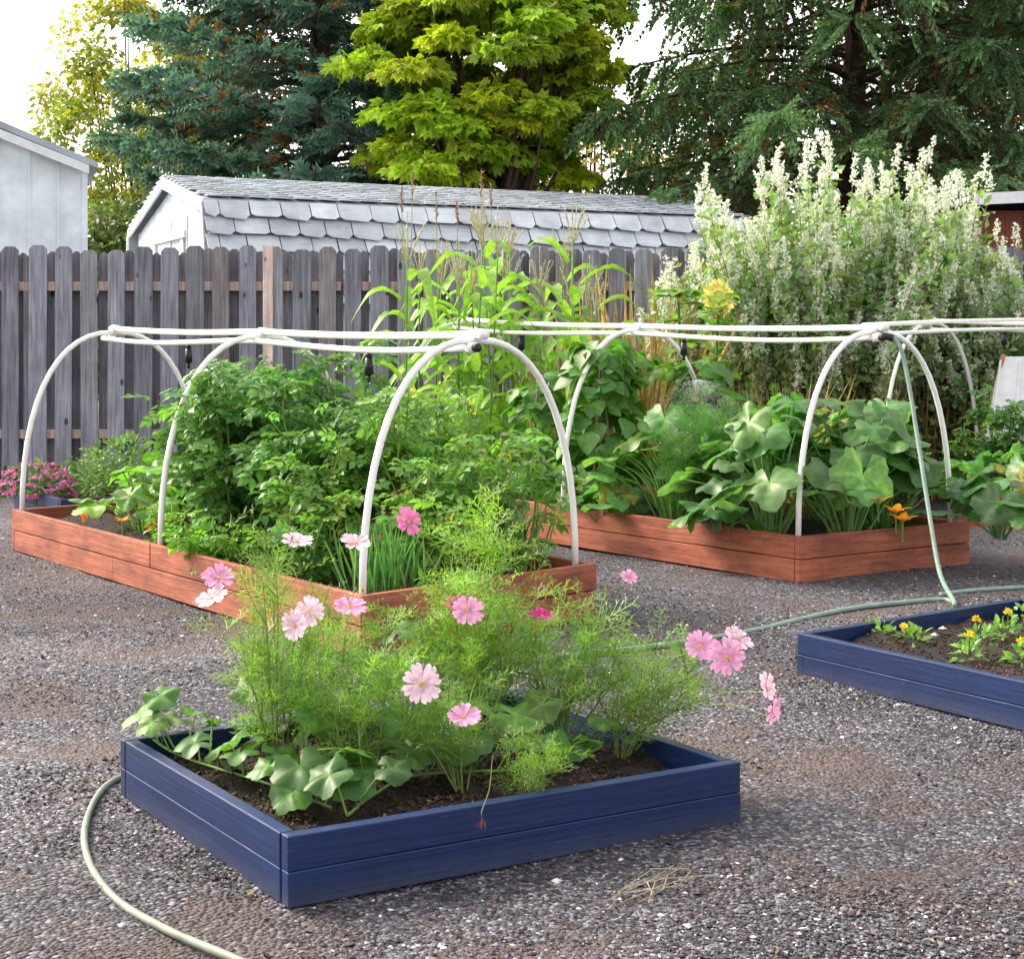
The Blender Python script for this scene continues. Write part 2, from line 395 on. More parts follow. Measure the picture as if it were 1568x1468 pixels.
bed1 = bed('blue_raised_bed', (-.56, 4.125), (.67, 4.87), (-1.218, 5.16), .18, M_blue, .11, 5000, 1)
bedR = bed('blue_raised_bed', (2.75, 4.62), (4.0, 5.6), (1.214, 7.06), .18, M_blue, .12, 6000, 2)
bedA = bed('red_raised_bed', (-.68, 7.45), (.44, 8.58), (-3.44, 11.4), .28, M_red, .2, 2000, 3, .005, 1)
bedB = bed('red_raised_bed', (1.70, 9.79), (2.94, 10.64), (-1.05, 13.64), .28, M_red, .2, 1500, 4, .006, 1)
bedC = bed('red_raised_bed', (5.3, 11.6), (6.1, 12.7), (3.48, 12.9), .28, M_red, .2, 400, 5, .006)
bedD = bed('blue_raised_bed', (-3.6, 13.2), (-2.4, 14.0), (-4.3, 14.3), .18, M_blue, .12, 300, 6)

# ------------------------------------------------------------------ hoops and pipes
def hoop_path(f0, f1, top, n=26):
    f0 = np.array(f0); f1 = np.array(f1); P=[]
    for i in range(n+1):
        th = math.pi*i/n; c = (1-math.copysign(abs(math.cos(th))**.85, math.cos(th)))/2
        p_ = f0+(f1-f0)*c; z = f0[2]*(1-c)+f1[2]*c; p_[2] = z+(top-z)*math.sin(th)**.88; P.append(p_)
    return np.array(P)
def sprinkler(b, p):
    p = np.array(p); b.tube([p, p-[0, 0, .03]], [.016, .016], 8, mat=1); b.tube([p-[0, 0, .03], p-[0, 0, .12]], [.021, .026], 8, mat=1)
    b.tube([p-[0, 0, .12], p-[0, 0, .16]], [.014, .009], 8, mat=1)
def frame(name, hoops, tops, heads=(), r=.0175):
    b = B(); ap=[]
    for (f0, f1), tz in zip(hoops, tops):
        P = hoop_path(f0, f1, tz); b.tube(P, r, 10); ap.append(P[len(P)//2])
        for ff in (P[0], P[-1]): b.tube([ff-[0, 0, .12], ff+[0, 0, .002]], r*1.0, 8)
    ap = np.array(ap); d = norm(ap[-1]-ap[0])
    s0 = ap[0]-d*.06+[0, 0, .027]; s1 = ap[-1]+d*.08+[0, 0, .027]
    n = 30; tt = np.linspace(0, 1, n)
    P = s0+(s1-s0)*tt[:, None]
    P[:, 2] = np.interp(tt, np.linspace(0, 1, len(ap)), ap[:, 2])+.027-.015*np.abs(np.sin(tt*math.pi*(len(ap)-1)))
    b.tube(P, r*1.15, 10)
    side = norm(np.cross(d, [0, 0, 1])); P2 = P-side*.06-[0, 0, .065]; P2[:, 2] -= .012*np.sin(tt*9)
    b.tube(P2, r*1.0, 10)
    for a in ap:
        b.tube([a-d*.035+[0, 0, .027], a+d*.035+[0, 0, .027]], r*1.5, 10)
        b.tube([a-[0, 0, .03], a-side*.05-[0, 0, .03]], .01, 6)
    for e in (P[0], P2[0]): b.tube([e-d*.02, e+d*.03], r*1.55, 10)
    b.tube([P2[0]-d*.05, P2[0]-d*.018], r*1.2, 10, mat=1)
    for h in heads:
        i = int(h*(n-1)); sprinkler(b, P2[i]-[0, 0, .01])
    b.done(name, [M_pvc, M_black], True)
inA = lambda a, c: bedA(a, c, .24)
frame('pvc_hoop_frame', [(inA(.012, .03), inA(.02, .95)), (inA(.49, .03), inA(.5, .95)), (inA(.985, .03), inA(.985, .95))], [1.43, 1.46, 1.50], heads=(.22, .69))
inB = lambda a, c: bedB(a, c, .24)
frame('pvc_hoop_frame', [(inB(.012, .03), inB(.02, .95)), (inB(.5, .03), inB(.5, .95)), (inB(.985, .03), inB(.985, .95))], [1.49, 1.52, 1.60], heads=(.38, .8))
frame('pvc_hoop_frame', [((4.3, 13.1, .0), (5.2, 13.9, .0)), ((3.1, 13.9, 0.), (4.15, 14.7, 0.))], [1.56, 1.60], heads=(.55,))
b = B()
b.tube([S(1322, 498, 10.35), S(1450, 492, 12), S(1640, 488, 14.2)], .015, 8)
b.tube([S(1335, 512, 10.3), S(1460, 506, 12), S(1640, 502, 14.2)], .014, 8)
b.done('irrigation_pipe', [M_pvc], True)

def spline(P, n=60):
    P = np.array(P, float); k = len(P); out=[]
    Q = np.vstack([2*P[0]-P[1], P, 2*P[-1]-P[-2]])
    for i in range(k-1):
        p0, p1, p2, p3 = Q[i:i+4]
        for t in np.linspace(0, 1, max(2, n//(k-1)), endpoint=False):
            out.append(.5*((2*p1)+(-p0+p2)*t+(2*p0-5*p1+4*p2-p3)*t*t+(-p0+3*p1-3*p2+p3)*t**3))
    out.append(P[-1]); return np.array(out)
b = B()
hp = [S(1345, 511, 10.2), S(1375, 525, 10.15), S(1390, 580, 10.1), S(1408, 690, 9.9), S(1425, 800, 9.6), S(1440, 880, 9.3), Gp(1462, 925, .02), Gp(1440, 918, .014), Gp(1300, 932, .014), Gp(1150, 966, .014), Gp(1010, 988, .014), Gp(900, 1000, .014), Gp(800, 1010, .014)]
b.tube(spline(hp, 150), .0135, 8)
b.tube(spline([Gp(1440, 910, .014), Gp(1500, 903, .014), Gp(1620, 898, .014), Gp(1750, 905, .014)], 40), .0125, 8)
b.tube([S(1340, 511, 10.22), S(1368, 518, 10.16)], .022, 8, mat=1)
b.done('garden_hose', [M_hose, M_black], True)
b = B()
b.tube(spline([Gp(300, 1165, .014), Gp(215, 1180, .014), Gp(160, 1205, .014), Gp(131, 1262, .014), Gp(137, 1320, .014), Gp(180, 1378, .014), Gp(260, 1425, .014), Gp(370, 1472, .014), Gp(470, 1520, .014)], 100), .0105, 8)
b.done('garden_hose', [M_hose2], True)
b = B(); o = S(1070, 582, 11.5); K = 3500; a = rng.uniform(.2, 1.3, K); tt = rng.random(K)**.6
az = rng.uniform(0, 6.28, K)
P = o+np.stack([np.cos(az)*a*.3*tt, np.sin(az)*a*.3*tt, .02*tt-.26*tt*tt], 1)
b.inst(T_st[0], P, rdir(rng, K), rdir(rng, K), rng.uniform(.0013, .0026, K), (.9, .92, .95)); b.done('sprinkler_spray', [plain('water_droplets', (.85, .88, .9), .2, .6, .02)])

# ------------------------------------------------------------------ fence
b = B(); FY = 16.5; r = np.random.default_rng(5); x = -9.0; i = 0; pitch = .262
while x < 9.5:
    w = r.uniform(.165, .19); top = 2.38+r.uniform(-.03, .025); c = r.uniform(.72, 1.2)*np.array([1, r.uniform(.97, 1.0), r.uniform(.97, 1.06)])
    if r.random() < .08: c = c*np.array([1.1, .98, .9])
    y0 = FY-.05+r.uniform(-.004, .004); e = .04; tl = r.uniform(-.012, .012)
    Vp = [(x, y0, .03), (x+w, y0, .03), (x+w+tl, y0, top-e), (x+w-e+tl, y0, top), (x+e+tl, y0, top), (x+tl, y0, top-e)]
    b.prism(Vp, (0, .018, 0), c)
    w2 = r.uniform(.10, .13); x2 = x+w-.03+r.uniform(-.012, .012); top2 = 2.36+r.uniform(-.03, .02); c2 = r.uniform(.6, .95)*np.array([1, .97, .97]); y1 = FY+.055
    if r.random() > .03:
        b.prism([(x2, y1, .03), (x2+w2, y1, .03), (x2+w2, y1, top2-e), (x2+w2-e, y1, top2), (x2+e, y1, top2), (x2, y1, top2-e)], (0, .018, 0), c2)
    x += pitch; i += 1
for z0 in (.48, 1.95):
    xx_ = -9.0
    while xx_ < 9.5:
        b.box((xx_, FY-.028, z0), (2.42, 0, 0), (0, .078, 0), (0, 0, .09), np.array([1.5, 1.1, .85])*r.uniform(.9, 1.15)); xx_ += 2.44
for px_ in (-7.3, -4.86, .02, 2.46, 4.9, 7.3): b.box((px_, FY-.0275, 0), (.09, 0, 0), (0, .077, 0), (0, 0, 2.3), (.8, .76, .72))
b.box((-2.47, FY-.085, .02), (.10, 0, 0), (0, .03, 0), (0, 0, 2.38), (2.6, 2.0, 1.6))
b.done('wooden_fence', [M_fence], False, .004)

# ------------------------------------------------------------------ gambrel shed
th = math.radians(25); A_ = np.array([math.cos(th), math.sin(th), 0]); C_ = np.array([math.sin(th), -math.cos(th), 0]); P0 = np.array([-4.73, 22.4, 0.]); UP = np.array([0, 0, 1.])
prof = [(-2.42, 1.9), (-2.15, 3.10), (0, 3.66), (2.15, 3.20), (2.45, 1.9)]
root = bpy.data.objects.new('gambrel_shed', None); scene.collection.objects.link(root)
b = B(); inn = [(-2.2, 0), (-2.2, 2.2), (-2.02, 3.02), (0, 3.52), (2.02, 3.08), (2.25, 2.2), (2.25, 0)]
b.prism([P0+A_*.12+C_*c+UP*z for c, z in inn], A_*7.7); b.done('walls', [M_siding], False, 0, root)
b = B()
for j in range(5):
    c = -1.8+j*.9; b.box(P0+A_*.10+C_*c, A_*.02, C_*.03, UP*(2.9+.2*(j in (1, 2, 3))))
for (c0, z0), (c1, z1) in zip(prof[:-1], prof[1:]):
    d = C_*(c1-c0)+UP*(z1-z0); b.box(P0+C_*c0+UP*(z0-.13)-A_*.02, A_*.035, d, UP*.125)
b.box(P0+A_*.07-C_*1.0+UP*2.82, A_*.04, C_*1.9, UP*.1); b.box(P0+A_*.08-C_*.9+UP*1.6, A_*.03, C_*.09, UP*1.2); b.box(P0+A_*.08+C_*.7+UP*1.6, A_*.03, C_*.09, UP*1.2)
b.box(P0+A_*.04+C_*2.22+UP*1.0, A_*.07, C_*.07, UP*1.8)
b.done('trim', [M_white], False, .003, root)
b = B(); r = np.random.default_rng(11)
for k, ((c0, z0), (c1, z1)) in enumerate(zip(prof[:-1], prof[1:])):
    d = C_*(c1-c0)+UP*(z1-z0); b.box(P0+C_*c0+UP*z0, A_*8, d, UP*.03, (.6, .6, .6))
    L_ = np.linalg.norm(d); u = d/L_
    nn = norm(np.cross(A_, d)); nn = nn if nn[2] > 0 else -nn
    if k < 2: topc, down = P0+C_*c1+UP*z1, -u
    else: topc, down = P0+C_*c0+UP*z0, u
    steep = k in (0, 3); rows = 6 if steep else 11; rh = L_/rows
    for q_ in range(rows-1, -1, -1):
        xx_ = 0 if q_ % 2 else -.2; sw0 = .40 if steep else .3
        while xx_ < 8:
            sw = sw0*r.uniform(.85, 1.12); a0 = max(0, xx_); a1 = min(8, xx_+sw-.016)
            if a1-a0 > .05:
                cc = r.uniform(.8, 1.12); lift = r.uniform(.06, .10) if steep else .03; ex = rh*r.uniform(.0, .22)
                o = topc+A_*a0+down*(rh*q_)+nn*(.034)
                ln = .06 if steep else .03
                Vp = [o, o+A_*(a1-a0), o+A_*(a1-a0)+down*(rh*.9)+nn*lift, o+A_*(a1-a0-ln)+down*(rh+ex)+nn*lift, o+A_*ln+down*(rh+ex*.4)+nn*lift, o+down*(rh*.9)+nn*lift]
                b.prism(Vp, nn*.014, (cc, cc, cc))
            xx_ += sw
b.done('shingle_roof', [M_shing], False, 0, root)

root = bpy.data.objects.new('pale_outbuilding', None); scene.collection.objects.link(root)
fu = norm(np.array([-.955, -.295, 0])); fd = norm(np.array([-.295, .955, 0])); C0 = np.array([-4.88, 19.0, 0])
q = lambda a, z, d=0: C0+fu*a+UP*z+fd*d
b = B(); b.prism([q(0, 0), q(0, 3.50), q(2.4, 4.42), q(4.8, 3.50), q(4.8, 0)], fd*4); b.done('walls', [M_siding], False, 0, root)
b = B()
for k in range(14): b.box(q(.3+.32*k, 0, -.014), fu*.03, fd*.012, UP*(3.42+min(.36*(.3+.32*k), .36*(4.8-.3-.32*k))))
b.box(q(-.01, 0, -.03), fu*.06, fd*.05, UP*3.42); b.done('battens', [M_siding], False, .002, root)
b = B()
b.prism([q(-.12, 3.43, -.12), q(-.12, 3.50, -.12), q(2.4, 4.52, -.12), q(2.4, 4.43, -.12)], fd*4.24, (.6, .62, .65))
b.prism([q(4.92, 3.43, -.12), q(4.92, 3.50, -.12), q(2.403, 4.52, -.12), q(2.403, 4.43, -.12)], fd*4.24, (.6, .62, .65))
b.done('roof', [M_shing], False, 0, root)
b = B(); b.box(q(-.02, 3.36, -.16), fu*2.42+UP*.93, fd*.03, UP*.1); b.done('rake_trim', [M_white], False, 0, root)
root = bpy.data.objects.new('brown_shed', None); scene.collection.objects.link(root)
b = B(); b.box((6.1, 22, 0), (5, 0, 0), (0, 3, 0), (0, 0, 3.2))
for k in range(22): b.box((6.1+.23*k, 21.982, 0), (.015, 0, 0), (0, .016, 0), (0, 0, 3.15))
b.done('walls', [M_brown], False, 0, root)
b = B(); b.box((5.95, 21.4, 3.30), (5.4, 0, .25), (0, 4, .0), (0, 0, .05), (.9, .9, .9)); b.done('roof', [M_shing], False, 0, root)
b = B(); b.box((5.95, 21.37, 3.22), (5.4, 0, .25), (0, .028, 0), (0, 0, .15)); b.done('fascia', [M_white], False, 0, root)
b = B(); b.box((6.9, 21.96, 1.9), (1.1, 0, 0), (0, .03, 0), (0, 0, .8)); b.done('window', [plain('dark_glass', (.03, .035, .04), .1)], False, 0, root)

# ------------------------------------------------------------------ trees
def conifer(name, base, H, R, zmin, zmax, nbr, col, seed, droop=.25, rise=.1, hang=.2, bl=.3, tpls=T_br, twk=7, pw=.8, M_=4, jit=.28):
    r = np.random.default_rng(seed); b = B(); base = np.array(base, float)
    zz = np.linspace(0, zmax+1.5, 12); b.tube(np.stack([base[0]+.05*np.sin(zz), base[1]+.05*np.cos(zz*1.3), zz], 1), .26*(1-zz/H)+.03, 10, (1, 1, 1), 1)
    for i in range(nbr):
        z0 = zmin+(zmax-zmin)*(i+r.random())/nbr; az = i*2.39996+r.uniform(-.4, .4); L_ = R*max(.12, (1-z0/H))**pw*r.uniform(.65, 1.1)
        o = np.array([math.cos(az), math.sin(az), 0]); lat = np.array([-o[1], o[0], 0])
        n = 10; t = np.linspace(0, 1, n); curve = r.uniform(-.12, .12)
        P = base+o*(L_*t)[:, None]+lat*(L_*curve*t*t)[:, None]+UP*(z0+L_*(rise*t-droop*t**2+.08*t**4))[:, None]
        b.tube(P, .05*(1-t)+.008, 5, (1, 1, 1), 1)
        K = int(L_*twk)+4; tk = r.uniform(.12, 1, K)**.75
        pk = np.stack([np.interp(tk, t, P[:, j]) for j in range(3)], 1)
        sg = r.choice([-1, 1], K); ang = r.uniform(.6, 1.25, K)
        dk = o*np.cos(ang)[:, None]+lat*(sg*np.sin(ang))[:, None]+UP*r.uniform(-hang*1.3, .1, K)[:, None]
        lk = (.26*L_*(1-tk)+.35)*r.uniform(.6, 1.1, K)
        u = (np.arange(M_)+r.random((K, M_)))/M_
        pos = pk[:, None]+dk[:, None]*(lk[:, None]*u)[..., None]-UP*(hang*lk[:, None]*u**2)[..., None]
        d2 = dk[:, None]+r.normal(0, jit, (K, M_, 3))-UP*(hang*1.6*u)[..., None]
        pos = pos.reshape(-1, 3); d2 = d2.reshape(-1, 3); nB = len(pos)
        shade = r.uniform(.65, 1.3)
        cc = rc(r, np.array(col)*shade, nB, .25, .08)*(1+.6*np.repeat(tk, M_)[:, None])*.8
        brown = r.random(nB) < .06*(1-np.repeat(tk, M_))*5; cc[brown] = np.array([.20, .11, .045])
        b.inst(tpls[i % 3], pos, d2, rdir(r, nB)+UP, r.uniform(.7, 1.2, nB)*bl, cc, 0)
    b.done(name, [M_conif, M_bark])
def clump_tree(name, base, crown, rad, nc, nl, ls, col, seed, tp=T_dia, flat=.45, cr=(.5, .9), col2=None, trunkr=.16, mat=M_leaf, shell=.45):
    r = np.random.default_rng(seed); b = B(); base = np.array(base, float); crown = np.array(crown, float); rad = np.array(rad, float)
    fork = base+(crown-base)*[.5, .5, .55]-[0, 0, rad[2]*.3]; fork[2] = max(fork[2], .8)
    b.tube(spline([base, base+[.1, 0, fork[2]*.5], fork], 10), [trunkr, trunkr*.7], 8, (1, 1, 1), 1)
    dirs = rdir(r, nc); rr = shell+(1-shell)*r.random(nc)**.6; rr *= 1+.12*np.sin(dirs[:, 0]*5+dirs[:, 2]*4)
    cen = crown+dirs*rad*rr[:, None]
    for c in cen[:: max(1, nc//45)]:
        m = fork*.45+c*.55+r.normal(0, .15, 3)-[0, 0, .2]
        b.tube(spline([fork, m, c], 8), [trunkr*.35, .012], 5, (1, 1, 1), 1, False)
    R_ = r.uniform(*cr, nc); lum = r.uniform(.65, 1.25, nc)
    q = r.normal(size=(nc, nl, 3)); q = q/np.linalg.norm(q, axis=-1, keepdims=True)*(r.random((nc, nl, 1))**.45)
    pos = cen[:, None]+q*R_[:, None, None]*np.array([1, 1, flat]); rad2 = (q[..., 0]**2+q[..., 1]**2)
    pos[..., 2] -= .25*R_[:, None]*rad2
    out = norm(q*[1, 1, .2]+r.normal(0, .35, q.shape)); out[..., 2] -= .45
    pos = pos.reshape(-1, 3); out = out.reshape(-1, 3); n = len(pos); nrm = np.array([0, 0, 1.])+r.normal(0, .45, (n, 3))
    cb = np.array(col)[None]*np.repeat(lum, nl)[:, None]
    if col2 is not None:
        mixf = np.repeat(r.random(nc)**1.5, nl)[:, None]; cb = cb*(1-mixf)+np.array(col2)*mixf
    cc = cb*(1+r.uniform(-.25, .25, (n, 1)))*(1+r.uniform(-.08, .08, (n, 3)))
    b.inst(tp, pos, out, nrm, r.uniform(.7, 1.25, n)*ls, cc, 0); b.done(name, [mat, M_bark])

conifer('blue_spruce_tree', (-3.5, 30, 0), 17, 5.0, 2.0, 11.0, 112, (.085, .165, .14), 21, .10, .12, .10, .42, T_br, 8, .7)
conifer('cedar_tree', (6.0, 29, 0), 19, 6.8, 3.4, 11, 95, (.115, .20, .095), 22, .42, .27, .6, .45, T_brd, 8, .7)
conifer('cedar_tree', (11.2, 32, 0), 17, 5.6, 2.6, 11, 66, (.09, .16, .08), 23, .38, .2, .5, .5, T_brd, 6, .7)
clump_tree('maple_tree', (-.3, 27, 0), (-.35, 27, 5.9), (2.0, 1.9, 2.35), 125, 140, .18, (.33, .47, .04), 31, T_mapl, .3, (.35, .72), (.52, .55, .04), .14)
clump_tree('birch_tree', (-8.0, 36, 0), (-7.8, 36, 4.9), (2.7, 2.0, 4.6), 210, 110, .16, (.22, .28, .06), 32, T_dia, .8, (.3, .65), (.60, .52, .11), .12)
clump_tree('alder_tree', (1.6, 35, 0), (1.9, 35, 4.2), (2.8, 1.6, 2.6), 55, 90, .18, (.13, .18, .04), 33, T_dia, .6, (.3, .65), (.55, .34, .09), .14)
clump_tree('laurel_shrub', (-7.0, 26.5, 0), (-6.4, 26.5, 2.4), (1.2, 1.0, 1.6), 45, 130, .14, (.10, .16, .05), 34, T_dia, .7, (.35, .6), (.18, .18, .06), .12)
b = B(); r = np.random.default_rng(41)
for k in range(40):
    cx = -26+52*k/39+r.uniform(-.8, .8); cy = 52+r.uniform(-4, 4); hh = r.uniform(2.0, 4.0); n = 260
    q_ = rdir(r, n)*(r.random((n, 1))**.4); pos = np.array([cx, cy, hh*.6])+q_*[1.7, 1.3, hh*.62]
    b.inst(T_dia, pos, rdir(r, n)-[0, 0, .3], rdir(r, n)+UP, r.uniform(.25, .5, n), rc(r, (.16, .17, .05) if k % 3 else (.34, .24, .08), n, .35), 0)
    b.tube([(cx, cy, 0), (cx, cy, hh)], [.15, .05], 5, (1, 1, 1), 1)
b.done('distant_trees', [M_leaf, M_bark])

# ------------------------------------------------------------------ garden plants
def squash(name, centers, nleaf, R, h, ls, col, seed, flowers=()):
    r = np.random.default_rng(seed); b = B(); centers = np.atleast_2d(centers)
    for c in centers:
        for k in range(nleaf):
            az = r.uniform(0, 6.28); rr = R*math.sqrt(r.random()); o = np.array([math.cos(az), math.sin(az), 0])
            z = h*(1-.55*(rr/R)**2)*r.uniform(.6, 1.08)
            p = c+o*rr+UP*z; base = c+o*rr*.25*r.random()
            mid = (base+p)/2+UP*.12*h-o*.05*rr; P = spline([base, mid, p], 8)
            b.tube(P, np.linspace(.008, .005, len(P))*(ls/.17), 5, np.array(col)*[1.6, 1.35, 1.3], 1, False)
            nrm = UP+o*r.uniform(.1, .9)+r.normal(0, .28, 3); d = o+r.normal(0, .35, 3)-UP*r.uniform(.1, .6)
            cc = np.array(col)*r.uniform(.6, 1.4)*np.array([r.uniform(.85, 1.25), 1, r.uniform(.8, 1.2)])
            if r.random() < .04: cc = np.array([.3, .3, .05])
            s_ = ls*r.uniform(.55, 1.2)
            b.inst(T_sq[r.integers(6)], p[None], d, nrm, np.array([s_]), cc[None], 0)
    for f in flowers:
        f = np.array(f)
        for k in range(5):
            a = k*1.257; o = np.array([math.cos(a), math.sin(a), .7]); b.inst(T_ov, f[None], o+[0, -.3, 0], UP, np.array([.085*ls/.17]), np.array([[.85, .36, .02]]), 2)
        b.tube([f, f-[0, 0, .12]], .006, 5, (.1, .2, .04), 1, False)
    b.done(name, [M_leaf, M_stem, M_petal], True)
def tomato(name, base, h, spread, nst, nlf, ls, col, seed, zlow=.1, fl=.1, nside=2):
    r = np.random.default_rng(seed); b = B(); base = np.array(base)
    for s_ in range(nst):
        az = r.uniform(0, 6.28); o = np.array([math.cos(az), math.sin(az), 0]); sp = spread*r.random()**.6; hh = h*r.uniform(.62, 1.04)*(1-.25*(sp/spread)**2)
        P = spline([base+o*.05, base+o*sp*.6+UP*hh*.4, base+o*sp*.95+UP*hh*.8+r.normal(0, .03, 3), base+o*sp*1.15+UP*hh], 18)
        b.tube(P, np.linspace(.009, .003, len(P)), 5, np.array(col)*[1.5, 1.2, 1], 1, False)
        t = zlow+(1-zlow)*r.random(nlf); i = t*(len(P)-1); pk = np.stack([np.interp(i, np.arange(len(P)), P[:, j]) for j in range(3)], 1)
        for _ in range(nside):
            p0 = P[r.integers(7, len(P)-1)]; dr = norm(np.array([*r.normal(0, 1.0, 2), .6])); L_ = r.uniform(.08, .2)*h; Q = spline([p0, p0+dr*L_*.55, p0+dr*L_+[0, 0, .02]], 6)
            b.tube(Q, [.005, .002], 4, np.array(col)*[1.5, 1.2, 1], 1, False); m = 5; pk = np.vstack([pk, Q[r.integers(1, len(Q), m)]]); t = np.concatenate([t, np.full(m, .95)])
        k_ = len(pk); a = r.uniform(0, 6.28, k_); d = np.stack([np.cos(a), np.sin(a), r.uniform(-.45, .55, k_)], 1)
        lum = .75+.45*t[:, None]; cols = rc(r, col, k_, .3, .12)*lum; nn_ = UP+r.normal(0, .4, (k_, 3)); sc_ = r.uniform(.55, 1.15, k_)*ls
        for v_ in range(4): m_ = np.arange(k_) % 4 == v_; b.inst(T_toms[v_], pk[m_], d[m_], nn_[m_], sc_[m_], cols[m_], 0)
        for q_ in range(3):
            j = r.integers(8, len(P)); m = 6; pp = P[min(j, len(P)-1)]+r.normal(0, .03, (m, 3))
            if r.random() < fl: b.inst(T_dia, pp, rdir(r, m), rdir(r, m), np.full(m, .032), np.tile([[.80, .65, .06]], (m, 1)), 2)
    b.done(name, [M_leaf, M_stem, M_petal], True)
GR = (.105, .235, .065); GY = (.15, .29, .07)
for k, (a, c, h, sp, ns, nl) in enumerate([(.56, .42, 1.14, .29, 11, 21), (.46, .33, 1.24, .31, 14, 23), (.42, .75, 1.26, .31, 11, 22), (.33, .45, 1.12, .31, 11, 21), (.21, .68, .98, .36, 8, 11), (.24, .3, .78, .24, 6, 12), (.12, .5, .55, .3, 6, 10), (.10, .87, .84, .28, 7, 9), (.3, .95, 1.02, .32, 8, 12)]):
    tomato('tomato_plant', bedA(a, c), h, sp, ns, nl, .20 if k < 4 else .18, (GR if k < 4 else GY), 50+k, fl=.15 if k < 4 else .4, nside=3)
squash('squash_plant', [bedA(.74, .3), bedA(.84, .6), bedA(.68, .6)], 26, .42, .42, .13, (.14, .31, .05), 70, [bedA(.66, .1)+[0, 0, .12], bedA(.9, .3)+[0, 0, .12]])
tomato('nasturtium_plant', bedA(.52, .12), .28, .22, 10, 12, .12, (.19, .38, .05), 72, 0, 0, 0)
tomato('nasturtium_plant', bedA(.38, .1), .26, .22, 10, 12, .12, (.16, .35, .05), 73, 0, 0, 0)
tomato('pepper_plant', bedA(.2, .15), .42, .2, 9, 14, .13, (.10, .24, .05), 74, 0, 0, 0)
b = B(); r = np.random.default_rng(75)
for (u, v) in ((238, 803), (245, 812), (130, 790), (232, 812), (262, 800)):
    n = 9; b.inst(T_ov, S(u, v, 9.7 if u > 200 else 10.9)+r.normal(0, .008, (n, 3)), rdir(r, n), rdir(r, n), np.full(n, .04), rc(r, (.8, .25, .02), n), 0)
b.done('nasturtium_flowers', [M_petal])
def grassy(name, base, R, h, n, col, seed, w=1.0):
    r = np.random.default_rng(seed); b = B(); base = np.array(base)
    pos = base+np.concatenate([r.normal(0, R, (n, 2)), np.zeros((n, 1))], 1)
    d = np.concatenate([(pos-base)[:, :2]*1.2+r.normal(0, .2, (n, 2)), np.ones((n, 1))], 1)
    b.inst(T_blade, pos, d, r.normal(size=(n, 3))*[1, 1, .1], (r.uniform(.6, 1.1, n)*h)[:, None]*[[w, 1, 1]], rc(r, col, n, .3), 0); b.done(name, [M_leaf])
grassy('onion_plant', bedA(.08, .25), .09, .36, 120, (.09, .22, .07), 76, .5)
grassy('onion_plant', bedA(.16, .95), .09, .4, 90, (.09, .22, .06), 77, .5)

